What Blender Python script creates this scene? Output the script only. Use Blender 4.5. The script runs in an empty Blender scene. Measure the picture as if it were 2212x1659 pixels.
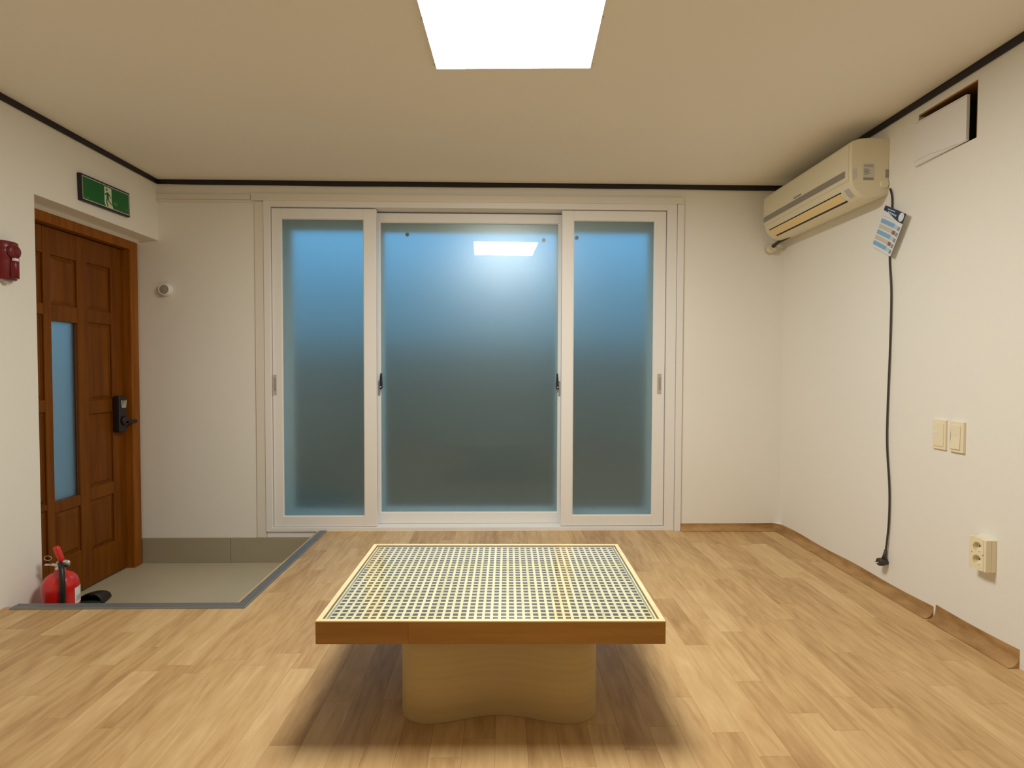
import bpy, bmesh, math, random
from mathutils import Vector, Matrix

random.seed(7)
SC = bpy.context.scene
COL = SC.collection
PI = math.pi

# ------------------------------------------------------------------ camera
F_PX, W_PX = 1160.0, 2212.0
CAM_H = 1.07
yaw, pitch, roll = math.atan(24 / F_PX), math.atan(32.5 / F_PX), 0.0033
fw = Vector((math.sin(yaw) * math.cos(pitch), math.cos(yaw) * math.cos(pitch), -math.sin(pitch)))
rt = Vector((math.cos(yaw), -math.sin(yaw), 0.0))
up = rt.cross(fw)
r2 = rt * math.cos(roll) + up * math.sin(roll)
u2 = up * math.cos(roll) - rt * math.sin(roll)
cam_d = bpy.data.cameras.new('camera')
cam = bpy.data.objects.new('camera', cam_d)
COL.objects.link(cam)
cam_d.sensor_fit = 'HORIZONTAL'
cam_d.sensor_width = 36.0
cam_d.lens = F_PX / W_PX * 36.0
cam_d.clip_start = 0.02
m = Matrix.Identity(4)
for i in range(3):
    m[i][0], m[i][1], m[i][2] = r2[i], u2[i], -fw[i]
m[2][3] = CAM_H
cam.matrix_world = m
SC.camera = cam

# ------------------------------------------------------------------ world: blue evening sky
world = bpy.data.worlds.new('evening_sky')
SC.world = world
world.use_nodes = True
bg = world.node_tree.nodes['Background']
bg.inputs['Color'].default_value = (0.135, 0.44, 0.83, 1)
bg.inputs['Strength'].default_value = 0.44

# ------------------------------------------------------------------ exposure
SC.view_settings.view_transform = 'Standard'
SC.view_settings.look = 'None'
SC.view_settings.exposure = 1.45
SC.view_settings.gamma = 1.0
SC.view_settings.use_curve_mapping = False
LAMP_STRENGTH = 15.0
SC.cycles.use_denoising = True
SC.cycles.max_bounces = 12
SC.cycles.diffuse_bounces = 6
SC.cycles.glossy_bounces = 6
SC.cycles.transmission_bounces = 10
SC.cycles.transparent_max_bounces = 10
SC.cycles.caustics_reflective = True
SC.cycles.caustics_refractive = True

# ------------------------------------------------------------------ room dimensions (metres)
XL, XR = -2.21, 1.865          # side walls
YB, YF = 3.53, -1.7            # window wall, wall behind the camera
ZC = 2.278                     # ceiling
ZE = -0.205                    # lowered entry floor


# ================================================================== materials
def srgb(r, g, b):
    f = lambda c: (c / 255 / 12.92) if c / 255 <= 0.04045 else ((c / 255 + 0.055) / 1.055) ** 2.4
    return (f(r), f(g), f(b), 1)


class NT:
    def __init__(self, name):
        self.m = bpy.data.materials.new(name)
        self.m.use_nodes = True
        self.t = self.m.node_tree
        self.b = self.t.nodes['Principled BSDF']
        self.out = self.t.nodes['Material Output']

    def n(self, typ, **kw):
        nd = self.t.nodes.new(typ)
        for k, v in kw.items():
            if k in nd.inputs:
                nd.inputs[k].default_value = v
            else:
                setattr(nd, k, v)
        return nd

    def l(self, a, b):
        self.t.links.new(a, b)


def plain(name, col, rough=0.5, metal=0.0, spec=0.5, bump=0.0, bscale=300.0, var=0.0, vscale=4.0, coat=0.0):
    k = NT(name)
    k.b.inputs['Base Color'].default_value = col
    k.b.inputs['Roughness'].default_value = rough
    k.b.inputs['Metallic'].default_value = metal
    k.b.inputs['Specular IOR Level'].default_value = spec
    k.b.inputs['Coat Weight'].default_value = coat
    g = k.n('ShaderNodeNewGeometry')
    if var > 0:
        nz = k.n('ShaderNodeTexNoise', Scale=vscale, Detail=5.0)
        k.l(g.outputs['Position'], nz.inputs['Vector'])
        mr = k.n('ShaderNodeMapRange')
        mr.inputs['To Min'].default_value = 1 - var
        mr.inputs['To Max'].default_value = 1 + var
        k.l(nz.outputs['Fac'], mr.inputs['Value'])
        mx = k.n('ShaderNodeMix', data_type='RGBA', blend_type='MULTIPLY')
        mx.inputs[0].default_value = 1.0
        mx.inputs[6].default_value = col
        k.l(mr.outputs['Result'], mx.inputs[7])
        k.l(mx.outputs[2], k.b.inputs['Base Color'])
    if bump > 0:
        nb = k.n('ShaderNodeTexNoise', Scale=bscale, Detail=3.0)
        k.l(g.outputs['Position'], nb.inputs['Vector'])
        bp = k.n('ShaderNodeBump', Strength=bump, Distance=0.001)
        k.l(nb.outputs['Fac'], bp.inputs['Height'])
        k.l(bp.outputs['Normal'], k.b.inputs['Normal'])
    return k.m


def wood(name, c_dark, c_mid, c_light, grain=(38.0, 2.0, 38.0), rough=0.45, rnd=0.0, fig=1.0, spec=0.5, coords='world', contrast=1.0):
    """Streaky wood grain; `grain` = noise frequency per axis. rnd = tone change from piece to piece."""
    k = NT(name)
    if coords == 'world':
        g = k.n('ShaderNodeNewGeometry')
        vec = g.outputs['Position']
    else:
        g = k.n('ShaderNodeTexCoord')
        vec = g.outputs['Object']
    oi = k.n('ShaderNodeObjectInfo')
    off = k.n('ShaderNodeVectorMath', operation='SCALE')
    cmb = k.n('ShaderNodeCombineXYZ', X=3.1, Y=17.3, Z=7.7)
    k.l(cmb.outputs[0], off.inputs[0])
    k.l(oi.outputs['Random'], off.inputs['Scale'])
    add = k.n('ShaderNodeVectorMath', operation='ADD')
    k.l(vec, add.inputs[0])
    k.l(off.outputs[0], add.inputs[1])
    # fine streaks
    mp = k.n('ShaderNodeMapping')
    mp.inputs['Scale'].default_value = grain
    k.l(add.outputs[0], mp.inputs['Vector'])
    n1 = k.n('ShaderNodeTexNoise', Scale=1.0, Detail=6.0, Roughness=0.6)
    k.l(mp.outputs[0], n1.inputs['Vector'])
    # cathedral figure: warped rings in stretched space
    mp2 = k.n('ShaderNodeMapping')
    mp2.inputs['Scale'].default_value = tuple(s * 0.30 for s in grain)
    k.l(add.outputs[0], mp2.inputs['Vector'])
    n2 = k.n('ShaderNodeTexNoise', Scale=0.8, Detail=1.5, Roughness=0.45)
    k.l(mp2.outputs[0], n2.inputs['Vector'])
    mu = k.n('ShaderNodeMath', operation='MULTIPLY')
    mu.inputs[1].default_value = 42.0
    k.l(n2.outputs['Fac'], mu.inputs[0])
    si = k.n('ShaderNodeMath', operation='SINE')
    k.l(mu.outputs[0], si.inputs[0])
    # broad tone
    n3 = k.n('ShaderNodeTexNoise', Scale=0.22, Detail=2.0)
    k.l(mp.outputs[0], n3.inputs['Vector'])
    m1 = k.n('ShaderNodeMath', operation='MULTIPLY_ADD')
    m1.inputs[1].default_value = 0.05 * fig
    k.l(si.outputs[0], m1.inputs[0])
    k.l(n1.outputs['Fac'], m1.inputs[2])
    m2 = k.n('ShaderNodeMath', operation='MULTIPLY_ADD')
    m2.inputs[1].default_value = 0.7
    k.l(n3.outputs['Fac'], m2.inputs[0])
    k.l(m1.outputs[0], m2.inputs[2])
    m3 = k.n('ShaderNodeMath', operation='MULTIPLY_ADD')
    m3.inputs[1].default_value = rnd
    k.l(oi.outputs['Random'], m3.inputs[0])
    k.l(m2.outputs[0], m3.inputs[2])
    mr = k.n('ShaderNodeMapRange')
    w = 0.26 / contrast
    mid = 0.85 + rnd * 0.5
    mr.inputs['From Min'].default_value = mid - w - rnd * 0.4
    mr.inputs['From Max'].default_value = mid + w + rnd * 0.4
    k.l(m3.outputs[0], mr.inputs['Value'])
    cr = k.n('ShaderNodeValToRGB')
    e = cr.color_ramp.elements
    e[0].color, e[1].color = c_dark, c_light
    em = e.new(0.5)
    em.color = c_mid
    k.l(mr.outputs['Result'], cr.inputs['Fac'])
    k.l(cr.outputs['Color'], k.b.inputs['Base Color'])
    k.b.inputs['Roughness'].default_value = rough
    k.b.inputs['Specular IOR Level'].default_value = spec
    bp = k.n('ShaderNodeBump', Strength=0.08, Distance=0.001)
    k.l(n1.outputs['Fac'], bp.inputs['Height'])
    k.l(bp.outputs['Normal'], k.b.inputs['Normal'])
    return k.m


M = {}
M['wall'] = plain('wallpaper_cream', (0.855, 0.845, 0.79, 1), 0.85, spec=0.2, bump=0.35, bscale=420, var=0.015, vscale=3)
M['ceil'] = plain('ceiling_paper_beige', (0.90, 0.87, 0.80, 1), 0.9, spec=0.15, bump=0.3, bscale=380, var=0.015, vscale=2)
M['black'] = plain('black_plastic_trim', (0.012, 0.009, 0.012, 1), 0.5)
M['white'] = plain('white_pvc', (0.83, 0.82, 0.80, 1), 0.35, spec=0.4)
M['cream_board'] = plain('cream_board', (0.79, 0.75, 0.67, 1), 0.6, spec=0.3)
M['floor'] = wood('floor_oak', srgb(160, 122, 78), srgb(198, 163, 114), srgb(220, 190, 142), grain=(46, 7.0, 46), rough=0.45, rnd=0.46, fig=1.7, spec=0.35, contrast=0.62)
M['cove'] = wood('cove_oak', srgb(138, 100, 58), srgb(170, 132, 84), srgb(192, 154, 102), grain=(9, 9, 30), rough=0.45, rnd=0.1, spec=0.35)
M['tile'] = plain('entry_tile', srgb(186, 178, 154), 0.4, var=0.08, vscale=5)
M['skirt'] = plain('skirting_tile', srgb(166, 157, 136), 0.5, var=0.05, vscale=6)
M['alu'] = plain('grey_aluminium', (0.27, 0.29, 0.31, 1), 0.38, metal=0.6)
M['door'] = wood('door_wood', srgb(92, 46, 0), srgb(114, 62, 0), srgb(130, 76, 4), grain=(30, 30, 2.2), rough=0.5, spec=0.25, fig=0.5, contrast=0.8)
M['door_frame'] = wood('door_frame_wood', srgb(108, 60, 8), srgb(138, 80, 14), srgb(160, 98, 24), grain=(26, 26, 2.0), rough=0.5, spec=0.25, fig=0.6, contrast=0.8)
M['rim'] = wood('table_rim_maple', srgb(226, 204, 154), srgb(238, 220, 174), srgb(244, 230, 190), grain=(3, 24, 24), rough=0.35, coords='obj', fig=0.4)
M['rail'] = wood('table_rail_beech', srgb(140, 96, 36), srgb(168, 120, 52), srgb(186, 138, 68), grain=(2.2, 26, 26), rough=0.4, coords='obj', rnd=0.25, fig=0.7)
M['ply'] = wood('table_base_ply', srgb(168, 142, 92), srgb(198, 174, 124), srgb(212, 190, 142), grain=(1.0, 1.0, 60), rough=0.5, coords='obj', fig=0.03, contrast=0.30)
M['strip'] = wood('lattice_strip', srgb(216, 200, 158), srgb(232, 220, 184), srgb(240, 231, 202), grain=(20, 20, 20), rough=0.45, coords='obj', rnd=0.2, fig=0.2)
M['dark_board'] = plain('dark_board', (0.11, 0.06, 0.045, 1), 0.6, var=0.2, vscale=20)
M['ac'] = plain('aged_white_plastic', srgb(226, 218, 190), 0.42, spec=0.4)
M['ac_vane'] = plain('yellowed_vane', srgb(236, 212, 152), 0.45)
M['silver'] = plain('silver_strip', (0.33, 0.31, 0.27, 1), 0.4, metal=0.35)
M['slot_shade'] = plain('slot_shade', (0.03, 0.022, 0.016, 1), 0.7)
M['grey_sticker'] = plain('grey_sticker', (0.50, 0.48, 0.46, 1), 0.5)
M['pale_sticker'] = plain('pale_sticker', (0.62, 0.59, 0.52, 1), 0.5)
M['print_grey'] = plain('grey_print', (0.30, 0.28, 0.25, 1), 0.6)
M['cord'] = plain('dark_grey_rubber', (0.045, 0.038, 0.034, 1), 0.5)
M['switch'] = plain('ivory_plastic', srgb(240, 230, 200), 0.35)
M['socket_in'] = plain('socket_recess', srgb(214, 196, 168), 0.4)
M['metal'] = plain('chrome', (0.75, 0.73, 0.70, 1), 0.22, metal=1.0)
M['red'] = plain('gloss_red_paint', (0.62, 0.008, 0.008, 1), 0.25, coat=0.6)
M['dark_red'] = plain('dark_red_plastic', (0.16, 0.006, 0.012, 1), 0.35)
M['rubber'] = plain('black_rubber', (0.012, 0.012, 0.012, 1), 0.4)
M['green'] = plain('exit_green', (0.0, 0.135, 0.025, 1), 0.4)
M['exit_pale'] = plain('exit_pale', (0.62, 0.74, 0.50, 1), 0.4)
M['exit_man'] = plain('exit_man_green', (0.02, 0.10, 0.03, 1), 0.45)
M['exit_print'] = plain('exit_faint_print', (0.06, 0.26, 0.10, 1), 0.45)
M['handle_grey'] = plain('handle_grey', (0.50, 0.46, 0.42, 1), 0.45)
M['handle_grey2'] = plain('handle_grey_recess', (0.36, 0.325, 0.29, 1), 0.5)
M['navy'] = plain('print_navy', (0.018, 0.045, 0.11, 1), 0.45)
M['paper'] = plain('leaflet_paper', (0.80, 0.82, 0.84, 1), 0.5)
M['blue1'] = plain('print_blue', (0.24, 0.47, 0.74, 1), 0.5)
M['blue2'] = plain('print_pale_blue', (0.50, 0.64, 0.80, 1), 0.5)
M['photo_red'] = plain('print_brown_photo', (0.30, 0.14, 0.12, 1), 0.5, var=0.6, vscale=220)
M['photo_grey'] = plain('print_grey_photo', (0.28, 0.33, 0.36, 1), 0.5, var=0.6, vscale=220)
M['brown_wood'] = plain('raw_wood_edge', srgb(152, 104, 56), 0.7, var=0.15, vscale=30)
M['hole_shade'] = plain('painted_hole_shade', (0.012, 0.010, 0.010, 1), 0.9)  # near-black colour stands in for shade inside holes
M['slipper'] = plain('slipper_black', (0.012, 0.013, 0.012, 1), 0.5)
M['slipper_sole'] = plain('slipper_sole_dark_green', (0.03, 0.05, 0.035, 1), 0.6)
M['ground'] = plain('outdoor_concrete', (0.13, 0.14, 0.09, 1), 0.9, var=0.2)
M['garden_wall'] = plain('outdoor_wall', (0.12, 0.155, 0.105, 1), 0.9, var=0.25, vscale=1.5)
M['added_far_wall'] = plain('added_wall_teal', (0.46, 0.62, 0.58, 1), 0.9, var=0.1)
M['added_side_wall'] = plain('added_wall_tan', (0.85, 0.72, 0.55, 1), 0.9, var=0.1)
M['bumper'] = plain('dark_bumper', (0.04, 0.05, 0.05, 1), 0.6)

# lamp diffuser
k = NT('lamp_diffuser')
k.b.inputs['Base Color'].default_value = (0.9, 0.9, 0.9, 1)
k.b.inputs['Emission Color'].default_value = (1.0, 0.975, 0.90, 1)
k.b.inputs['Emission Strength'].default_value = LAMP_STRENGTH
M['lamp'] = k.m

# frosted window pane: rough body under a smooth front surface
k = NT('frosted_glass')
k.b.inputs['Base Color'].default_value = (0.77, 0.95, 0.915, 1)
k.b.inputs['Transmission Weight'].default_value = 1.0
k.b.inputs['Roughness'].default_value = 0.37
k.b.inputs['IOR'].default_value = 1.5
k.b.inputs['Coat Weight'].default_value = 0.40
k.b.inputs['Coat Roughness'].default_value = 0.02
gl = k.n('ShaderNodeBsdfGlossy')
gl.inputs['Color'].default_value = (0.9, 0.97, 1.0, 1)
gl.inputs['Roughness'].default_value = 0.37
mx = k.n('ShaderNodeMixShader')
mx.inputs[0].default_value = 0.07
k.l(k.b.outputs[0], mx.inputs[1])
k.l(gl.outputs[0], mx.inputs[2])
k.l(mx.outputs[0], k.out.inputs['Surface'])
M['frost'] = k.m

# patterned pane of the door
k = NT('obscure_door_glass')
k.b.inputs['Base Color'].default_value = (0.92, 0.92, 0.90, 1)
k.b.inputs['Transmission Weight'].default_value = 1.0
k.b.inputs['Roughness'].default_value = 0.5
g = k.n('ShaderNodeNewGeometry')
v = k.n('ShaderNodeTexNoise', Scale=140.0, Detail=2.0)
k.l(g.outputs['Position'], v.inputs['Vector'])
bp = k.n('ShaderNodeBump', Strength=0.5, Distance=0.002)
k.l(v.outputs['Fac'], bp.inputs['Height'])
k.l(bp.outputs['Normal'], k.b.inputs['Normal'])
M['door_glass'] = k.m

# clear table-top glass: mirror-like reflection by Fresnel over full transparency
k = NT('clear_glass_top')
fr = k.n('ShaderNodeFresnel', IOR=1.55)
tr = k.n('ShaderNodeBsdfTransparent')
tr.inputs['Color'].default_value = (0.95, 0.98, 0.96, 1)
gl = k.n('ShaderNodeBsdfGlossy')
gl.inputs['Color'].default_value = (1, 1, 1, 1)
gl.inputs['Roughness'].default_value = 0.015
mx = k.n('ShaderNodeMixShader')
k.l(fr.outputs[0], mx.inputs[0])
k.l(tr.outputs[0], mx.inputs[1])
k.l(gl.outputs[0], mx.inputs[2])
k.l(mx.outputs[0], k.out.inputs['Surface'])
M['glass_top'] = k.m
k = NT('clear_glass_body')
tr = k.n('ShaderNodeBsdfTransparent')
tr.inputs['Color'].default_value = (0.97, 0.99, 0.975, 1)
k.l(tr.outputs[0], k.out.inputs['Surface'])
M['glass_body'] = k.m


# ================================================================== mesh helpers
class MB:
    """Collects shapes into one mesh."""

    def __init__(self):
        self.bm = bmesh.new()

    def box(self, x0, x1, y0, y1, z0, z1, mi=0):
        vs = [self.bm.verts.new(p) for p in
              ((x0, y0, z0), (x1, y0, z0), (x1, y1, z0), (x0, y1, z0), (x0, y0, z1), (x1, y0, z1), (x1, y1, z1), (x0, y1, z1))]
        for f in ((3, 2, 1, 0), (4, 5, 6, 7), (0, 1, 5, 4), (1, 2, 6, 5), (2, 3, 7, 6), (3, 0, 4, 7)):
            self.bm.faces.new([vs[i] for i in f]).material_index = mi
        return self

    def prism(self, pts, d, smooth=False):
        """Polygon (list of 3-D points) extruded by vector d."""
        d = Vector(d)
        a = [self.bm.verts.new(p) for p in pts]
        b = [self.bm.verts.new(Vector(p) + d) for p in pts]
        n = len(pts)
        self.bm.faces.new(a[::-1])
        self.bm.faces.new(b)
        for i in range(n):
            f = self.bm.faces.new((a[i], a[(i + 1) % n], b[(i + 1) % n], b[i]))
            f.smooth = smooth
        return self

    def rings(self, rings, smooth=True, cap=True, closed=True):
        rr = [[self.bm.verts.new(p) for p in r] for r in rings]
        n = len(rr[0])
        for a, b in zip(rr, rr[1:]):
            for i in range(n if closed else n - 1):
                j = (i + 1) % n
                f = self.bm.faces.new((a[i], a[j], b[j], b[i]))
                f.smooth = smooth
        if cap:
            self.bm.faces.new(rr[0][::-1])
            self.bm.faces.new(rr[-1])
        return self

    def lathe(self, prof, center=(0, 0, 0), axis='z', seg=32, sx=1.0, sy=1.0, smooth=True):
        c = Vector(center)
        rings = []
        for r, h in prof:
            ring = []
            for i in range(seg):
                a = 2 * PI * i / seg
                u, v = max(r, 1e-5) * math.cos(a) * sx, max(r, 1e-5) * math.sin(a) * sy
                p = {'z': (u, v, h), 'y': (u, h, v), 'x': (h, u, v)}[axis]
                ring.append(c + Vector(p))
            rings.append(ring)
        return self.rings(rings, smooth)

    def tube(self, path, rad, seg=10, smooth=True):
        path = [Vector(p) for p in path]
        rads = rad if isinstance(rad, (list, tuple)) else [rad] * len(path)
        rings = []
        ref = None
        for i, p in enumerate(path):
            t = (path[min(i + 1, len(path) - 1)] - path[max(i - 1, 0)]).normalized()
            if ref is None:
                ref = Vector((0, 0, 1)) if abs(t.z) < 0.9 else Vector((1, 0, 0))
            n = (ref - t * ref.dot(t)).normalized()
            ref = n
            b = t.cross(n)
            rings.append([p + (n * math.cos(2 * PI * j / seg) + b * math.sin(2 * PI * j / seg)) * rads[i] for j in range(seg)])
        return self.rings(rings, smooth)

    def build(self, name, mat, parent=None, loc=None, bevel=0.0, origin=None, segs=2):
        """origin: world point subtracted from all vertices (for parts under an Empty placed there)."""
        if origin is not None:
            o = Vector(origin)
            for v in self.bm.verts:
                v.co -= o
        bmesh.ops.recalc_face_normals(self.bm, faces=self.bm.faces)
        me = bpy.data.meshes.new(name)
        self.bm.to_mesh(me)
        self.bm.free()
        for mm in (mat if isinstance(mat, list) else [mat]):
            me.materials.append(mm)
        ob = bpy.data.objects.new(name, me)
        COL.objects.link(ob)
        if parent is not None:
            ob.parent = parent
        if loc is not None:
            ob.location = loc
        if bevel > 0:
            b = ob.modifiers.new('bevel', 'BEVEL')
            b.width = bevel
            b.segments = segs
            b.limit_method = 'ANGLE'
            b.angle_limit = math.radians(40)
        return ob


def tag(o, label=None, cat=None, group=None, kind=None):
    if label:
        o['label'] = label
    if cat:
        o['category'] = cat
    if group:
        o['group'] = group
    if kind:
        o['kind'] = kind
    return o


def empty(name, loc, rz=0.0):
    o = bpy.data.objects.new(name, None)
    COL.objects.link(o)
    o.location = loc
    o.rotation_euler = (0, 0, rz)
    o.empty_display_size = 0.1
    return o


def smooth_path(pts, n=8):
    """Catmull-Rom through the points."""
    P = [Vector(p) for p in pts]
    P = [P[0] * 2 - P[1]] + P + [P[-1] * 2 - P[-2]]
    out = []
    for i in range(1, len(P) - 2):
        for j in range(n):
            t = j / n
            a, b, c, d = P[i - 1], P[i], P[i + 1], P[i + 2]
            out.append(0.5 * ((2 * b) + (c - a) * t + (2 * a - 5 * b + 4 * c - d) * t * t + (3 * b - a - 3 * c + d) * t ** 3))
    out.append(P[-2])
    return out


def struct(o, label=None):
    return tag(o, label=label, kind='structure')


# ================================================================== room shell
# floor slab (L-shaped around the lowered entry) with one object per plank
EX, EY = -1.165, 2.41         # inner corner of the lowered entry
fl = MB()
fl.box(EX, XR + 0.2, YF - 0.2, YB + 0.2, -0.25, -0.004)
fl.box(XL - 0.2, EX, YF - 0.2, EY, -0.25, -0.004)
floor = struct(fl.build('floor', M['floor']), 'oak-look plank floor of the room')

pw = 0.0915
unit = MB().box(-0.5, 0.5, -0.5, 0.5, -0.5, 0.5)
plank0 = unit.build('plank', M['floor'], floor)
planks = []
x = XL
ncol = 0
while x < XR - 0.005:
    x1 = min(x + pw, XR)
    y_end = EY if x1 <= EX + 0.03 else YB
    if x < EX < x1 and y_end > EY:
        y_end = YB
    y = y_end
    first = True
    while y > YF:
        ln = random.choice((0.34, 0.42, 0.46, 0.52, 0.60, 0.68, 0.74))
        if first:
            ln *= random.uniform(0.35, 1.0)
            first = False
        y0 = max(y - ln, YF)
        planks.append((x, x1, y0, y))
        y = y0
    x = x1
    ncol += 1
# the boards between the window and the camera are single parts, those behind the camera one joined part
planks.sort(key=lambda p: -(p[3] + p[2]))
near, rest = planks[:300], planks[300:]
for i, (a, b, c, d) in enumerate(near):
    o = plank0 if i == 0 else plank0.copy()
    if i:
        COL.objects.link(o)
    o.location = ((a + b) / 2, (c + d) / 2, -0.0022)
    o.scale = (b - a - 0.0005, d - c - 0.0005, 0.0044)
rm = MB()
for a, b, c, d in rest:
    rm.box(a + .00025, b - .00025, c + .00025, d - .00025, -0.0044, 0.0)
tag(rm.build('planks_behind_camera', M['floor'], floor), kind='stuff')

struct(MB().box(XL - 0.3, XR + 0.3, YF - 0.2, YB + 0.3, ZC, ZC + 0.1).build('ceiling', M['ceil']), 'flat beige papered ceiling')

# window wall with its opening
OX0, OX1, OZ0, OZ1 = -1.533, 1.150, -0.040, 2.150
wb = MB()
wb.box(-2.60, OX0, YB, YB + 0.22, -0.30, ZC)
wb.box(OX1, XR + 0.2, YB, YB + 0.22, -0.30, ZC)
wb.box(OX0, OX1, YB, YB + 0.22, OZ1, ZC)
wb.box(OX0, OX1, YB, YB + 0.22, -0.30, OZ0)
struct(wb.build('wall_back', M['wall']), 'cream wallpapered wall around the sliding window')

# right wall with the cut-out for the box cover
HY0, HY1, HZ0, HZ1 = 2.096, 2.396, 1.985, 2.210
wr = MB()
wr.box(XR, XR + 0.2, YF, HY0, -0.25, ZC)
wr.box(XR, XR + 0.2, HY1, YB, -0.25, ZC)
wr.box(XR, XR + 0.2, HY0, HY1, HZ1, ZC)
wr.box(XR, XR + 0.2, HY0, HY1, -0.25, HZ0)
struct(wr.build('wall_right', M['wall']), 'cream wallpapered wall carrying the air conditioner')

# left wall: solid up to the recessed door, header above the recess
DY0 = 2.610
wl = MB()
wl.box(XL - 0.34, XL, YF, DY0, -0.30, ZC)
wl.box(XL - 0.34, XL, DY0, YB, 1.890, ZC)
wl.box(XL - 0.34, -2.335, DY0, YB, 1.866, 1.890)
struct(wl.build('wall_left', M['wall']), 'cream wallpapered wall with the recessed door')
struct(MB().box(XL - 0.3, XR + 0.3, YF - 0.2, YF, -0.25, ZC).build('wall_front', M['wall']), 'plain wall behind the viewer')

# black cornice strips
struct(MB().box(XL, XL + 0.009, YF, YB - 0.009, ZC - 0.031, ZC).build('trim_1', M['black'], bevel=0.002), 'black cornice strip over the door wall')
tb = MB()
xs = [XL + (XR - XL) * i / 40 for i in range(41)]
wv = lambda x: 0.0016 * math.sin(2.1 * x + 0.7) + 0.0009 * math.sin(7.3 * x)
tb.rings([[(x, YB, ZC), (x, YB - 0.009, ZC), (x, YB - 0.009, ZC - 0.030 + wv(x)), (x, YB, ZC - 0.030 + wv(x))] for x in xs], smooth=False)
struct(tb.build('trim_2', M['black']), 'black cornice strip over the window wall')
struct(MB().box(XR - 0.009, XR, YF, YB - 0.009, ZC - 0.032, ZC).build('trim_3', M['black'], bevel=0.002), 'black cornice strip over the air conditioner wall')
# stepped moulding left of the window head
mo = MB()
mo.box(XL, -1.611, YB - 0.016, YB, 2.153, 2.185)
mo.box(XL, -1.611, YB - 0.009, YB, 2.136, 2.153)
struct(mo.build('trim_4', M['cream_board'], bevel=0.003), 'cream stepped moulding between door corner and window')


# linoleum cove (wood-printed skirting that curls up the wall)
def cove_profile(h):
    pts = [(0.0005, h)]
    r = 0.040
    pts.append((0.0015, r + 0.004))
    for i in range(1, 7):
        a = i / 6 * PI / 2
        pts.append((0.0015 + r * (1 - math.cos(a)), r + 0.002 - r * math.sin(a)))
    return pts


def sweep_cove(name, path, h, label):
    """path: list of (wall point, inward normal)."""
    mb = MB()
    rings = []
    for (wx, wy), (nx, ny), hh in path:
        rings.append([(wx + nx * d, wy + ny * d, z) for d, z in cove_profile(hh)] + [(wx, wy, 0.0005)])
    mb.rings(rings, smooth=False)
    return struct(mb.build(name, M['cove']), label)


path = []
for i in range(9):
    path.append(((1.197 + (XR - 0.07 - 1.197) * i / 8, YB), (0, -1), 0.043 + 0.002 * math.sin(i)))
for i in range(1, 9):
    a = i / 8 * PI / 2
    path.append(((XR - 0.07 + 0.07 * math.sin(a), YB - 0.07 + 0.07 * math.cos(a)), (-math.sin(a), -math.cos(a)), 0.046))
for i in range(1, 16):
    y = YB - 0.07 + (2.246 - YB + 0.07) * i / 15
    path.append(((XR, y), (-1, 0), 0.047 + 0.003 * math.sin(i * 0.9) + 0.004 * i / 15))
sweep_cove('baseboard_back', path, 0.05, 'wood-printed vinyl cove curling around the far corner')
# paper wedge closing the rounded corner above the cove
cw = MB()
pts = [(XR - 0.07 + 0.07 * math.sin(i / 8 * PI / 2), YB - 0.07 + 0.07 * math.cos(i / 8 * PI / 2), 0.0) for i in range(9)] + [(XR, YB, 0.0)]
cw.prism(pts, (0, 0, 0.044))
struct(cw.build('trim_5', M['wall']), 'papered fillet in the far corner')
path = []
for i in range(9):
    y = 2.234 + (1.862 - 2.234) * i / 8
    path.append(((XR, y), (-1, 0), 0.068 - 0.004 * math.sin(i / 8 * PI)))
sweep_cove('baseboard_right', path, 0.066, 'wood-printed vinyl cove below the wall socket')

# lowered entry: tiled floor, tile skirting, riser and grooved aluminium edge strip
struct(MB().box(XL - 0.34, EX, EY - 0.0, YB, ZE - 0.06, ZE).build('entry_floor', M['tile']), 'grey-beige tiled floor of the lowered entry')
sk = empty('baseboard_entry', (-1.7, YB, ZE))
struct(sk, 'grey tile skirting under the window in the entry')
for a, b in ((-2.336, -1.768), (-1.765, EX)):
    MB().box(a, b, YB - 0.010, YB, ZE, -0.041).build('tile', M['skirt'], sk, origin=sk.location, bevel=0.0015)
ri = MB()
ri.box(EX - 0.012, EX, EY - 0.012, YB - 0.01, ZE, -0.004)
ri.box(XL, EX - 0.012, EY, EY + 0.012, ZE, -0.004)
struct(ri.build('trim_6', M['skirt']), 'riser of the step down into the entry')
# strip profile across its width: three raised ribs
prof = []
wS = 0.050
for i in range(4):
    a = i * wS / 4
    prof += [(a + 0.001, 0.004), (a + 0.0025, 0.0085), (a + wS / 4 - 0.0035, 0.0085), (a + wS / 4 - 0.001, 0.004)]
prof = [(0, -0.004)] + prof + [(wS, -0.004)]
st = MB()
X1, Y1 = -1.137, 2.384          # outer corner (room side)
ring = lambda px, py, dx, dy: [(px + dx * d, py + dy * d, z) for d, z in prof]
st.rings([ring(XL + 0.045, Y1, 0, 1), ring(X1, Y1, -1, 1), ring(X1, YB - 0.004, -1, 0)], smooth=False)
struct(st.build('trim_7', M['alu']), 'dark grey ribbed aluminium strip edging the entry step')

# outside: dim yard seen only through frosted glass
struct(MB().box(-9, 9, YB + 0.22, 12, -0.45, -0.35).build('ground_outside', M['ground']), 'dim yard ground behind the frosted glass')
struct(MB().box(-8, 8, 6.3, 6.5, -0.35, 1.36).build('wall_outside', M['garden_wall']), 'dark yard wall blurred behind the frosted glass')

struct(MB().box(-9, 9, 11.6, 11.9, -0.35, 3.25).build('added_wall_far', M['added_far_wall']), 'added far wall grading the sky tone in the frosted glass')  # added backdrop, softens the fade from sky to dark in the panes
struct(MB().box(-4.2, -4.0, 1.0, 6.3, -0.35, 1.9).build('added_wall_door', M['added_side_wall']), 'added warm-toned wall greying the blue light in the door glass')  # invented wall, its warm pale colour tones down blue in the door glass

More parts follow.
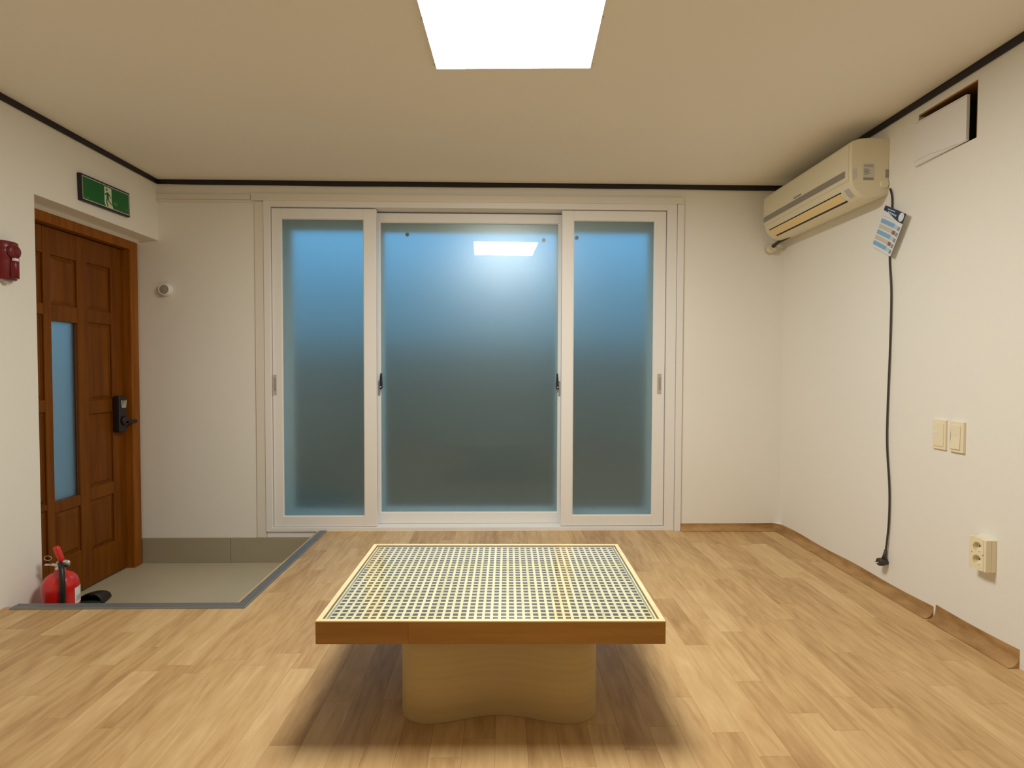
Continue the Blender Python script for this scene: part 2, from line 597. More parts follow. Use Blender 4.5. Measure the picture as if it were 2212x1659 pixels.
# ================================================================== sliding window
win = empty('window_1', (-0.19, YB, 0.0))
struct(win, 'white three-panel sliding window with frosted glass')
WO = win.location


def wpart(mb, name, mat, parent=win, **kw):
    return mb.build(name, mat, parent, origin=WO, **kw)


def bar(x0, x1, z0, z1, y0, y1, name, mat='white', parent=win, bevel=0.0015):
    return wpart(MB().box(x0, x1, y0, y1, z0, z1), name, M[mat], parent, bevel=bevel)


# outer casing boards
bar(-1.592, -1.533, -0.040, 2.140, YB - 0.008, YB, 'casing', 'cream_board')
bar(1.152, 1.193, 0.0, 2.146, YB - 0.022, YB, 'casing')
bar(-1.606, 1.193, 2.148, 2.190, YB - 0.022, YB, 'casing', 'cream_board')
bar(-1.530, EX - 0.01, -0.040, 0.0, YB - 0.004, YB + 0.2, 'sill_apron')
# fixed frame
FY0, FY1 = YB - 0.014, YB + 0.215
bar(-1.5325, -1.490, 0.0, 2.1495, FY0, FY1, 'jamb')
bar(1.086, 1.1495, 0.0, 2.1495, FY0, FY1, 'jamb')
bar(-1.490, 1.086, 2.110, 2.1495, FY0, FY1, 'head')
bar(-1.490, 1.086, 0.0, 0.026, FY0, FY1, 'sill')


def frame_mesh(x0, x1, z0, z1, ix0, ix1, iz0, iz1, y0, y1):
    mb = MB()
    mb.box(x0, ix0, y0, y1, z0, z1)
    mb.box(ix1, x1, y0, y1, z0, z1)
    mb.box(ix0, ix1, y0, y1, iz1, z1)
    mb.box(ix0, ix1, y0, y1, z0, iz0)
    return mb


def sash(x0, x1, z0, z1, ix0, ix1, iz0, iz1, y0, depth=0.036, glass=True, name='sash'):
    fr = wpart(frame_mesh(x0, x1, z0, z1, ix0, ix1, iz0, iz1, y0, y0 + depth), name, M['white'], bevel=0.002)
    if glass:
        # thin glazing bead and the frosted pane
        bd = frame_mesh(ix0 - .001, ix1 + .001, iz0 - .001, iz1 + .001, ix0 + .004, ix1 - .004, iz0 + .004, iz1 - .004, y0 + 0.006, y0 + 0.012)
        wpart(bd, 'glazing_bead', M['white'], fr)
        wpart(MB().box(ix0 - .004, ix1 + .004, y0 + 0.013, y0 + 0.018, iz0 - .004, iz1 + .004), 'pane', M['frost'], fr)
    return fr


s_l = sash(-1.486, -0.814, 0.028, 2.104, -1.425, -0.894, 0.096, 2.038, YB)
s_r = sash(0.398, 1.082, 0.030, 2.106, 0.474, 1.007, 0.099, 2.043, YB)
s_c = sash(-0.893, 0.474, 0.027, 2.100, -0.806, 0.386, 0.100, 2.041, YB + 0.075)
# matching outer sashes behind, seen blurred through the panes
sash(-1.486, -0.800, 0.028, 2.108, -1.418, -0.870, 0.100, 2.005, YB + 0.160, 0.025, False, 'outer_sash')
sash(0.385, 1.082, 0.028, 2.108, 0.452, 1.010, 0.100, 2.005, YB + 0.160, 0.025, False, 'outer_sash')
sash(-0.870, 0.452, 0.028, 2.108, -0.800, 0.378, 0.106, 2.005, YB + 0.188, 0.025, False, 'outer_sash')
# recessed finger pulls
for fr, cx, cz in ((s_l, -1.4725, 0.961), (s_r, 1.0485, 0.975)):
    h = wpart(MB().box(cx - .0085 - .006, cx + .0085 + .003, YB - 0.003, YB + 0.001, cz - .066, cz + .066), 'finger_pull', M['handle_grey'], fr, bevel=0.001)
    wpart(MB().box(cx - .006, cx + .008, YB - 0.0038, YB - 0.002, cz - .040, cz + .044), 'finger_recess', M['handle_grey2'], h)
# crescent latches on the centre sash
for sgn, cx in ((1, -0.810), (-1, 0.391)):
    yl = YB + 0.075
    la = MB()
    la.box(cx - .006, cx + .006, yl - 0.012, yl, 0.895, 0.992)
    wpart(la, 'latch_base', M['metal'], s_c, bevel=0.002)
    lv = MB()
    x_a = cx + sgn * 0.008
    lv.prism([(x_a - .004 * sgn, yl - 0.024, 0.930), (x_a + .014 * sgn, yl - 0.024, 0.938), (x_a + .014 * sgn, yl - 0.024, 0.965),
              (x_a + .010 * sgn, yl - 0.024, 1.040), (x_a + .002 * sgn, yl - 0.024, 1.040), (x_a - .003 * sgn, yl - 0.024, 0.985)], (0, 0.014, 0))
    wpart(lv, 'latch_lever', M['black'], s_c, bevel=0.002)
    wpart(MB().lathe([(.006, 0), (.006, -.006), (.004, -.008)], (x_a + .004 * sgn, yl - 0.024, 0.948), 'y', 14), 'latch_pivot', M['metal'], s_c)
for fr, cx, cz, yy in ((s_c, -0.628, 1.965, 0.075), (s_c, 0.285, 1.935, 0.075), (s_r, 0.497, 1.935, 0.0)):
    wpart(MB().lathe([(.012, 0.019), (.012, 0.030), (.008, 0.034)], (cx, YB + yy, cz), 'y', 16), 'bumper', M['bumper'], fr)

# ================================================================== recessed wooden door
door = empty('door_1', (-2.375, 3.02, ZE))
struct(door, 'brown panelled wooden door with a narrow glass strip')
DO = door.location


def dpart(mb, name, mat, parent=door, **kw):
    return mb.build(name, M[mat], parent, origin=DO, **kw)


DXF = -2.375                      # slab face
dpart(MB().box(-2.50, -2.328, 3.437, 3.508, ZE, 1.866), 'jamb', 'door_frame', bevel=0.003)
dpart(MB().box(-2.50, -2.328, DY0 - 0.06, DY0 + 0.005, ZE, 1.866), 'jamb', 'door_frame', bevel=0.003)
dpart(MB().box(-2.50, -2.328, DY0 + 0.005, 3.437, 1.812, 1.866), 'head', 'door_frame', bevel=0.003)
dpart(MB().box(-2.50, -2.345, 3.508, YB, ZE, 1.89), 'jamb_filler', 'door_frame')
# slab: a core, stiles and rails standing proud of it, raised panels in the openings
cols = [(2.665, 2.848), (2.896, 3.072), (3.146, 3.332)]
rows = [[(0.036, 0.318), (0.350, 0.835), (0.900, 1.345), (1.405, 1.665)],
        [(0.036, 0.290), (0.350, 1.318), (1.405, 1.665)],
        [(0.004, 0.298), (0.372, 0.800), (0.878, 1.330), (1.405, 1.672)]]
SB, ST = ZE + 0.008, 1.808
gy0, gy1, gz0, gz1 = 2.896, 3.072, 0.350, 1.318
core = MB()
core.box(-2.42, DXF - 0.012, DY0 + 0.008, gy0, SB, ST)
core.box(-2.42, DXF - 0.012, gy1, 3.434, SB, ST)
core.box(-2.42, DXF - 0.012, gy0, gy1, SB, gz0)
core.box(-2.42, DXF - 0.012, gy0, gy1, gz1, ST)
slab = dpart(core, 'slab', 'door')
ys = [DY0 + 0.008] + [v for c in cols for v in c] + [3.434]
for a, b in zip(ys[0::2], ys[1::2]):
    dpart(MB().box(DXF - 0.013, DXF, a, b, SB, ST), 'stile', 'door', slab, bevel=0.004)
for (a, b), rr in zip(cols, rows):
    zs = [SB] + [v for r in rr for v in r] + [ST]
    for c, d in zip(zs[0::2], zs[1::2]):
        dpart(MB().box(DXF - 0.013, DXF - 0.001, a, b, c, d), 'rail', 'door', slab, bevel=0.004)
    for c, d in rr:
        if (c, d) == (gz0, gz1):
            continue
        e, f, xb, xf = 0.008, 0.026, DXF - 0.0125, DXF - 0.003
        pm = MB()
        pm.rings([[(xb, a + e, c + e), (xb, b - e, c + e), (xb, b - e, d - e), (xb, a + e, d - e)],
                  [(xf, a + f, c + f), (xf, b - f, c + f), (xf, b - f, d - f), (xf, a + f, d - f)]], smooth=False)
        dpart(pm, 'panel', 'door', slab)
# glass strip
dpart(MB().box(-2.402, -2.396, gy0, gy1, gz0, gz1), 'pane', 'door_glass', slab)
# digital lock with lever
lk = dpart(MB().box(DXF, -2.330, 3.326, 3.392, 0.672, 0.896), 'door_lock', 'black', bevel=0.010, segs=3)
dpart(MB().lathe([(.028, 0), (.028, .016), (.022, .020)], (-2.332, 3.360, 0.742), 'x', 24), 'knob', 'black', lk)
dpart(MB().box(-2.326, -2.312, 3.350, 3.462, 0.722, 0.742), 'lever', 'black', lk, bevel=0.005)
for q in range(4):
    yy = 3.344 + q * 0.0115
    sk_ = 0.003 * (1 if q in (0, 1) else -1)
    pm = MB()
    pm.prism([(-2.3302, yy - sk_, 0.868), (-2.3302, yy + 0.006 - sk_, 0.868), (-2.3302, yy + 0.006 + sk_, 0.822), (-2.3302, yy + sk_, 0.822)], (0.0008, 0, 0))
    dpart(pm, 'lock_marking', 'pale_sticker', lk)

# ================================================================== ceiling lamp
lamp = empty('ceiling_lamp', (0.034, 1.861, ZC), math.radians(-2.2))
tag(lamp, 'square white LED panel lamp glowing on the ceiling', 'ceiling lamp')
hs = 0.304
MB().box(-hs + .002, hs - .002, -hs + .002, hs - .002, -0.009, 0).build('mounting_frame', M['white'], lamp)
dm = MB().box(-hs, hs, -hs, hs, -0.016, -0.009)
for f in dm.bm.faces:
    f.material_index = 0 if all(v.co.z < -0.0155 for v in f.verts) else 1
dm.build('diffuser', [M['lamp'], M['white']], lamp)
for sx in (-1, 1):
    for yy in (-0.28, 0.02, 0.30):
        MB().box(sx * (hs + .006) - .006, sx * (hs + .006) + .006, yy - .005, yy + .005, -0.010, 0).build('clip', M['white'], lamp, bevel=0.002)

# ================================================================== coffee table
TZ = 0.350
tab = empty('coffee_table', (-0.022, 1.851, 0.0), math.radians(-0.75))
tag(tab, 'low wooden coffee table with a lattice top under glass', 'coffee table')
tw, td, th = 0.500, 0.338, 0.066
rimw = 0.014


def tpart(mb, name, mat, parent=tab, **kw):
    return mb.build(name, M[mat] if isinstance(mat, str) else mat, parent, **kw)


# rails below, pale edging on top
for a, b in ((-tw, -0.236), (-0.236, tw)):
    tpart(MB().box(a, b, -td, -td + rimw, TZ - th, TZ - 0.003), 'rail', 'rail', bevel=0.0012)
tpart(MB().box(-tw, tw, td - rimw, td, TZ - th, TZ - 0.003), 'rail', 'rail', bevel=0.0012)
for s in (-1, 1):
    tpart(MB().box(min(s * tw, s * (tw - rimw)), max(s * tw, s * (tw - rimw)), -td + rimw, td - rimw, TZ - th, TZ - 0.003), 'rail', 'rail', bevel=0.0012)
for s in (-1, 1):
    tpart(MB().box(-tw, tw, min(s * td, s * (td - rimw)), max(s * td, s * (td - rimw)), TZ - 0.003, TZ + 0.001), 'edging', 'rim', bevel=0.0008)
    tpart(MB().box(min(s * tw, s * (tw - rimw)), max(s * tw, s * (tw - rimw)), -td + rimw, td - rimw, TZ - 0.003, TZ + 0.001), 'edging', 'rim', bevel=0.0008)
# dark board that closes the top from below, lattice above it
tpart(MB().box(-tw + rimw, tw - rimw, -td + rimw, td - rimw, TZ - 0.050, TZ - 0.0070), 'under_board', 'dark_board')
lx, ly = tw - rimw - 0.003, td - rimw - 0.003
lat = tpart(MB().box(-lx, -lx + 0.011, -ly, ly, TZ - 0.0070, TZ - 0.0062), 'lattice_panel', 'strip')
NX, NY = 40, 27
sw = 0.0082
px_, py_ = (2 * lx - 0.018) / NX, (2 * ly - 0.008) / NY
sx0 = MB().box(-sw / 2, sw / 2, -ly, ly, 0, 0.0008).build('strip', M['strip'], lat)
for i in range(NX + 1):
    o = sx0 if i == 0 else sx0.copy()
    if i:
        COL.objects.link(o)
        o.parent = lat
    o.location = (-lx + 0.009 + i * px_, 0, TZ - 0.0070)
sy0 = MB().box(-lx + .001, lx - .001, -sw / 2, sw / 2, 0, 0.0007).build('strip', M['strip'], lat)
for j in range(NY + 1):
    o = sy0 if j == 0 else sy0.copy()
    if j:
        COL.objects.link(o)
        o.parent = lat
    o.location = (0, -ly + 0.004 + j * py_, TZ - 0.0070)
tpart(MB().box(lx - 0.011, lx, -ly, ly, TZ - 0.0070, TZ - 0.0062), 'border_strip', 'strip', lat)
# glass sheet
gm = MB().box(-lx, lx, -ly, ly, TZ - 0.0055, TZ - 0.0005)
gm.bm.faces.ensure_lookup_table()
for f in gm.bm.faces:
    f.material_index = 1
    if all(v.co.z > TZ - 0.001 for v in f.verts):
        f.material_index = 0
gm.build('glass_top', [M['glass_top'], M['glass_body']], tab)
# waisted base: rounded lobes at the corners, hollow sides


def base_outline(n=24):
    hx, hy, r = 0.305, 0.262, 0.085
    dipx, dipy = 0.042, 0.036
    pts = []
    # corner arcs joined by inward-bowed sides
    corners = [(hx - r, -hy + r, -PI / 2), (hx - r, hy - r, 0), (-hx + r, hy - r, PI / 2), (-hx + r, -hy + r, PI)]
    sides = [('x', hx - r, -hy + r, hy - r), ('y', hy, hx - r, -hx + r), ('x', -hx, hy - r, -hy + r), ('y', -hy, -hx + r, hx - r)]
    for ci, (cx, cy, a0) in enumerate(corners):
        for i in range(9):
            a = a0 + PI / 2 * i / 8
            pts.append((cx + r * math.cos(a), cy + r * math.sin(a)))
        nxt = corners[(ci + 1) % 4]
        p0 = Vector((cx + r * math.cos(a0 + PI / 2), cy + r * math.sin(a0 + PI / 2)))
        p1 = Vector((nxt[0] + r * math.cos(nxt[2]), nxt[1] + r * math.sin(nxt[2])))
        nrm = Vector((math.cos(a0 + PI / 2), math.sin(a0 + PI / 2)))
        dip = dipy if ci % 2 == 1 else dipx
        dip = dipx if abs(nrm.y) > 0.5 else dipy
        for i in range(1, n):
            t = i / n
            p = p0.lerp(p1, t) - nrm * dip * (0.5 - 0.5 * math.cos(2 * PI * t))
            pts.append((p.x, p.y))
    return pts


ol = base_outline()
bmb = MB()
rings = []
for z in (0.0, TZ - 0.050):
    rings.append([(p[0] + 0.022, p[1], z) for p in ol])
bmb.rings(rings, smooth=True)
bs = tpart(bmb, 'base', 'ply', bevel=0.002)

# ================================================================== air conditioner
AY0, AY1 = 2.575, 3.425
ac = empty('air_conditioner', (XR, 3.0, 1.90))
tag(ac, 'yellowed white wall air conditioner high in the corner', 'air conditioner')
AO = ac.location


def apart(mb, name, mat, parent=ac, **kw):
    return mb.build(name, M[mat], parent, origin=AO, **kw)


prof_ac = [(1.8645, 2.190), (1.770, 2.191), (1.722, 2.186), (1.694, 2.176), (1.678, 2.162), (1.676, 2.075), (1.678, 2.000), (1.680, 1.975),
           (1.686, 1.952), (1.698, 1.934), (1.716, 1.916), (1.736, 1.902), (1.762, 1.893), (1.800, 1.896), (1.8645, 1.914)]
body = MB()
nR = 5
rings = []
cxm, czm = 1.775, 2.04
for y, s in ((AY0, 0.955), (AY0 + .004, 0.975), (AY0 + .012, 0.992), (AY0 + .022, 1.0), (AY1 - .022, 1.0), (AY1 - .012, 0.992), (AY1 - .004, 0.975), (AY1, 0.955)):
    rings.append([(min(1.8645, cxm + (x - cxm) * (s if x < 1.86 else 1)), y, czm + (z - czm) * s) for x, z in prof_ac])
body.rings(rings, smooth=False)
bd_ = apart(body, 'body', 'ac', bevel=0.003)
# front panel
fp = MB()
fp.prism([(1.674, AY0 + .012, 2.160), (1.670, AY0 + .012, 2.150), (1.668, AY0 + .012, 2.075), (1.670, AY0 + .012, 1.992), (1.676, AY0 + .012, 1.984),
          (1.684, AY0 + .012, 1.984), (1.684, AY0 + .012, 2.160)], (0, AY1 - AY0 - .024, 0))
pan = apart(fp, 'front_panel', 'ac', bevel=0.002)
sp = MB().prism([(1.6690, AY0 + .028, 2.036), (1.6676, AY0 + .028, 2.036), (1.6682, AY0 + .028, 2.004), (1.6698, AY0 + .028, 2.004)], (0, AY1 - AY0 - .045, 0))
apart(sp, 'silver_strip', 'silver', pan)
apart(MB().box(1.6667, 1.6682, 2.985, 3.060, 2.044, 2.052), 'maker_plate', 'print_grey', pan)


def lower_pt(t):
    """Point on the curved underside front, t 0 (panel foot) .. 1 (bottom)."""
    pts = [(1.682, 1.972), (1.686, 1.952), (1.698, 1.934), (1.716, 1.916), (1.736, 1.902), (1.762, 1.893)]
    f = t * (len(pts) - 1)
    i = min(int(f), len(pts) - 2)
    u = f - i
    a, b = pts[i], pts[i + 1]
    return (a[0] + (b[0] - a[0]) * u, a[1] + (b[1] - a[1]) * u)


def lower_band(name, t0, t1, y0, y1, lift, mat, parent=ac, n=6):
    mb = MB()
    ins, outs = [], []
    for i in range(n + 1):
        x, z = lower_pt(t0 + (t1 - t0) * i / n)
        nx, nz = -0.72, -0.69
        outs.append((x + nx * lift, y0, z + nz * lift))
        ins.append((x - nx * 0.003, y0, z - nz * 0.003))
    mb.prism(outs + ins[::-1], (0, y1 - y0, 0))
    return apart(mb, name, mat, parent)


lower_band('air_slot_shade', 0.20, 0.26, AY0 + .085, AY1 - .055, 0.0012, 'slot_shade')  # slots are raised dark strips, their colour stands in for the slits' shade
vn = lower_band('vane', 0.255, 0.63, AY0 + .095, AY1 - .055, 0.0030, 'ac_vane')
lower_band('air_slot_shade', 0.63, 0.72, AY0 + .090, AY1 - .075, 0.0014, 'slot_shade')
lower_band('corner_sticker', 0.20, 0.62, AY0 + .024, AY0 + .058, 0.0012, 'grey_sticker')
# labels on the near end cap (camera side)
ye = AY0 - 0.0006


def endplate(name, x0, x1, z0, z1, mat, t=0.0):
    return apart(MB().box(x0, x1, ye - 0.0006 - t, AY0 + 0.003, z0, z1), name, mat)


rp = endplate('rating_label', 1.738, 1.792, 1.998, 2.062, 'pale_sticker')
for z in (2.055, 2.049, 2.036, 2.030, 2.024, 2.018, 2.012):
    apart(MB().box(1.742, 1.788 - 0.012 * ((int(z * 1000)) % 3), ye - 0.0016, ye, z - .0012, z + .0012), 'print_line', 'print_grey', rp)
endplate('barcode_strip', 1.740, 1.790, 1.984, 1.996, 'print_grey')
endplate('round_sticker', 1.688, 1.706, 1.990, 2.036, 'pale_sticker')
endplate('side_label', 1.848, 1.862, 1.996, 2.036, 'print_grey')
apart(MB().lathe([(.021, 0.004), (.021, -.004), (.017, -.008)], (1.842, AY0, 1.966), 'y', 24), 'pipe_cap', 'ac')
# drain/refrigerant pipe stub under the far end
pp = smooth_path([(1.80, 3.34, 1.905), (1.785, 3.43, 1.893), (1.768, 3.485, 1.872), (1.766, 3.535, 1.858)], 6)
apart(MB().tube(pp, 0.011, 12), 'pipe', 'cord')
apart(MB().tube([(1.766, 3.480, 1.866), (1.765, 3.53, 1.858)], 0.028, 20), 'wall_sleeve', 'ac')
# power cord hanging down the wall with an angled plug
cp = smooth_path([(1.858, 2.556, 1.938), (1.857, 2.545, 1.915), (1.857, 2.538, 1.870), (1.857, 2.542, 1.760), (1.857, 2.546, 1.600), (1.857, 2.530, 1.430), (1.857, 2.531, 1.160),
                  (1.857, 2.537, 0.910), (1.857, 2.536, 0.715), (1.857, 2.513, 0.500), (1.856, 2.511, 0.340), (1.853, 2.523, 0.190)], 8)
pc = apart(MB().tube(cp, 0.0043, 8), 'power_cord', 'cord')
pg = MB()
pg.tube([(1.853, 2.523, 0.205), (1.851, 2.525, 0.180), (1.848, 2.526, 0.160)], [0.006, 0.008, 0.011], 12)
pg.lathe([(.017, -.040), (.019, -.034), (.019, -.016), (.014, -.008), (.014, 0.0)], (1.862, 2.528, 0.146), 'x', 20)
apart(pg, 'plug', 'cord', pc)
for s in (-1, 1):
    apart(MB().tube([(1.824, 2.528 + s * .0095, 0.146), (1.806, 2.528 + s * .0095, 0.146)], 0.0024, 8), 'plug_pin', 'metal', pc)

# ================================================================== leaflet hanging on the cord
lf = empty('leaflet', (XR - 0.018, 2.535, 1.733))
tag(lf, 'small blue and white printed leaflet hung on the power cord', 'leaflet')
lf.rotation_euler = (math.radians(29.5), 0, 0)
LWd, LHt = 0.174, 0.196
# local axes: -y = right edge as seen from the room, +z = up; slightly bowed off the wall


def lplate(name, u0, u1, v0, v1, mat, lift=0.0, parent=lf, n=6):
    """u from left (0) to right (1), v from bottom (0) to top (1)."""
    mb = MB()
    rings = []
    for i in range(n + 1):
        u = u0 + (u1 - u0) * i / n
        y = LWd * (0.5 - u)
        x = -0.004 - 0.012 * u * u - lift
        t = 0.0006
        za, zb = LHt * (v0 - 0.5), LHt * (v1 - 0.5)
        rings.append([(x, y, za), (x, y, zb), (x + t, y, zb), (x + t, y, za)])
    mb.rings(rings, smooth=False)
    return mb.build(name, M[mat], parent)


lplate('paper_sheet', 0, 1, 0, 1, 'paper')


def lshape(name, us, lo, hi, mat, lift):
    mb = MB()
    rings = []
    for u in us:
        y, x, t = LWd * (0.5 - u), -0.004 - 0.012 * u * u - lift, 0.0006
        za, zb = LHt * (lo(u) - 0.5), LHt * (hi(u) - 0.5)
        rings.append([(x, y, za), (x, y, zb), (x + t, y, zb), (x + t, y, za)])
    mb.rings(rings, smooth=False)
    return mb.build(name, M[mat], lf)


lshape('navy_header', [i / 16 for i in range(17)], lambda u: 0.885 - 0.115 * math.sin(min(u / 0.86, 1) * PI / 2) ** 2 + 0.01 * max(0, u - .86), lambda u: 1.0, 'navy', 0.0005)
cb, rb_ = (0.83, 0.895), 0.115
half = lambda u: (LWd / LHt) * math.sqrt(max(rb_ ** 2 - (u - cb[0]) ** 2, 1e-6))
lshape('white_badge', [cb[0] - rb_ * math.cos(PI * i / 14) for i in range(15)], lambda u: cb[1] - half(u), lambda u: cb[1] + half(u), 'paper', 0.001)
lplate('header_lettering', 0.16, 0.50, 0.935, 0.955, 'blue2', 0.001)
for q in range(5):
    lplate('header_lettering', 0.20 + q * 0.085, 0.26 + q * 0.085, 0.865 - q * .003, 0.905 - q * .003, 'blue2', 0.001)
lplate('text_row', 0.06, 0.60, 0.755, 0.768, 'blue2', 0.0005)
for q in range(5):
    v1 = 0.70 - q * 0.135
    col = 'blue1' if q % 2 == 0 else 'blue2'
    lplate('text_row', 0.05, 0.70, v1 - 0.10, v1, col if q % 2 == 0 else 'pale_sticker', 0.0005)
    lplate('row_picture', 0.68, 0.82, v1 - 0.10, v1 - 0.01, 'photo_red' if q % 2 else 'blue2', 0.0008)
    lplate('row_picture', 0.85, 0.96, v1 - 0.11, v1 - 0.02, 'photo_grey', 0.0008)

# ================================================================== box cover in the wall cut-out
cvb = empty('wall_box', (XR, 2.26, 1.985))
tag(cvb, 'white square box cover sitting in a rough wall cut-out', 'wall box')
CO = cvb.location
cov = MB()
cov.prism([(1.848, 2.128, 1.987), (1.848, 2.399, 1.982), (1.848, 2.399, 2.176), (1.848, 2.128, 2.168)], (0.0155, 0, 0))
cv = cov.build('cover', M['white'], cvb, origin=CO, bevel=0.002)
MB().prism([(1.8474, 2.130, 2.1600), (1.8474, 2.397, 2.1690), (1.8474, 2.397, 2.1698), (1.8474, 2.130, 2.1608)], (0.001, 0, 0)).build('seam_line', M['print_grey'], cv, origin=CO)
sl = smooth_path([(1.848, 2.396, 2.001), (1.848, 2.33, 2.004), (1.848, 2.28, 1.999), (1.848, 2.22, 1.992), (1.848, 2.17, 1.990)], 5)
MB().tube(sl, 0.0006, 6).build('seam_line', M['print_grey'], cv, origin=CO)
MB().box(XR + 0.0005, XR + 0.14, 2.16, HY1 - .002, HZ0 + .004, 2.165).build('box_body', M['hole_shade'], cvb, origin=CO)  # coloured near-black for the shade behind the cover
MB().box(XR + 0.002, XR + 0.14, HY0 + .001, HY1 - .001, HZ1 - 0.006, HZ1 - 0.0005).build('wood_edge', M['brown_wood'], cvb, origin=CO)
MB().box(XR + 0.002, XR + 0.03, HY0 + .0005, HY0 + 0.005, HZ0 + .001, HZ1 - 0.006).build('wood_edge', M['brown_wood'], cvb, origin=CO)
MB().box(XR + 0.14, XR + 0.15, HY0 + .001, HY1 - .001, HZ0 + .001, HZ1 - .001).build('back_shade', M['hole_shade'], cvb, origin=CO)  # black sheets put the cut-out's shade into the colour
MB().box(XR + 0.03, XR + 0.14, HY0 + .0005, HY0 + 0.005, HZ0 + .001, HZ1 - 0.006).build('side_shade', M['hole_shade'], cvb, origin=CO)


# ================================================================== switches and socket
def plate_thing(name, label, cat, yc, zc, w, h, d, group=None):
    t = empty(name, (XR, yc, zc))
    tag(t, label, cat, group)
    return t


def wl_box(t, name, y0, y1, z0, z1, x0, x1, mat, parent=None, bevel=0.0015):
    """Local box; x measured outwards from the wall."""
    return MB().box(-x1, -x0, y0, y1, z0, z1).build(name, M[mat], parent or t, bevel=bevel)


s1 = plate_thing('light_switch', 'ivory switch plate with a small oval window', 'light switch', 2.231, 0.799, .068, .125, .01)
wl_box(s1, 'plate', -.034, .034, -.0625, .0625, 0, .009, 'switch')
wl_box(s1, 'button', -.025, .026, -.050, .049, .009, .0115, 'switch')
wl_box(s1, 'oval_window', .004, .024, .003, .013, .0115, .0125, 'white', bevel=0.0004)
s2 = plate_thing('light_switch', 'ivory rocker switch plate with raised rocker', 'light switch', 2.142, 0.799, .068, .125, .01)
wl_box(s2, 'plate', -.034, .034, -.0625, .0625, 0, .011, 'switch')
rk = MB()
rk.prism([(-0.011, -.020, -.050), (-0.016, -.020, -.050), (-0.0125, -.020, 0.0), (-0.0135, -.020, .048), (-0.011, -.020, .048)], (0, .046, 0))
rk.build('rocker', M['switch'], s2, bevel=0.001)
wl_box(s2, 'marking', .006, .014, .030, .037, .0132, .0139, 'white', bevel=0.0003)
wl_box(s2, 'marking', .006, .014, .008, .013, .0128, .0136, 'white', bevel=0.0003)

so = plate_thing('wall_socket', 'ivory surface-mounted double wall socket near the floor', 'wall socket', 1.998, 0.370, .076, .122, .04)
# front with two round wells
hw, hh, dep = 0.037, 0.061, 0.042
nseg = 28
fm = MB()
fm.box(-0.020, 0, -hw, hw, -hh, hh)
for s in (-1, 1):
    fm.box(-dep, -0.020, *(sorted((s * hw, s * (hw - .011)))), -hh, hh)
fm.build('housing', M['switch'], so, bevel=0.002)
for cz in (0.025, -0.025):
    # square front with a round hole, and the well behind it
    wm = MB()
    oy = hw - .0112
    z_lo, z_hi = (0.0, hh) if cz > 0 else (-hh, 0.0)
    outer, inner = [], []
    for i in range(nseg):
        a = 2 * PI * i / nseg
        c, s_ = math.cos(a), math.sin(a)
        kk = 1e9
        if abs(c) > 1e-6:
            kk = min(kk, oy / abs(c))
        if s_ > 1e-6:
            kk = min(kk, (z_hi - cz) / s_)
        if s_ < -1e-6:
            kk = min(kk, (z_lo - cz) / s_)
        outer.append((c * kk, cz + s_ * kk))
        inner.append((c * .0195, cz + s_ * .0195))
    wm.rings([[(-0.020, y, z) for y, z in outer], [(-dep, y, z) for y, z in outer], [(-dep, y, z) for y, z in inner], [(-0.024, y, z) for y, z in inner]], smooth=False, cap=True)
    fc = wm.build('socket_face', M['switch'], so)
    for s in (-1, 1):
        MB().lathe([(.0026, 0), (.0026, -.001)], (-0.0242, s * .0095, cz), 'x', 10).build('pin_hole_shade', M['hole_shade'], so)  # flat black discs, the holes' shade as colour
    for s in (-1, 1):
        MB().box(-0.036, -0.0245, -.003, .003, cz + s * .0175 - .0016, cz + s * .0175 + .0016).build('earth_clip', M['metal'], so)

# ================================================================== round knob on the window wall
rd = empty('wall_button', (-2.160, YB, 1.572))
tag(rd, 'small round white wall fitting with a grey face beside the door', 'wall fitting')
MB().lathe([(.042, 0), (.042, -.006), (.039, -.010), (.037, -.030), (.034, -.034), (.0295, -.034), (.0285, -.031), (0, -.031)], (0, 0, 0), 'y', 36).build('housing', M['white'], rd)
MB().lathe([(.028, -.0312), (.028, -.0322), (.026, -.0328), (0, -.0328)], (0, 0, 0), 'y', 30).build('grey_face', M['handle_grey2'], rd)

# ================================================================== exit sign
ex = empty('exit_sign', (XL, 3.055, 2.020))
tag(ex, 'green running-man exit sign in a black frame above the door', 'exit sign')
ex.rotation_euler = (math.radians(1.6), 0, 0)
ew, eh = 0.184, 0.070


def ebox(name, y0, y1, z0, z1, x0, x1, mat, bevel=0.0):
    return MB().box(x0, x1, y0, y1, z0, z1).build(name, M[mat], ex, bevel=bevel)


ebox('case', -ew, ew, -eh, eh, 0.0, 0.020, 'black', 0.002)
ebox('silver_border', -ew + .009, ew - .007, -eh + .009, eh - .009, 0.020, 0.0208, 'grey_sticker')
ebox('green_face', -ew + .012, ew - .011, -eh + .014, eh - .014, 0.0208, 0.0214, 'green')


def epoly(name, pts, mat, x=0.0214, t=0.0005):
    return MB().prism([(x, p[0], p[1]) for p in pts], (t, 0, 0)).build(name, M[mat], ex)


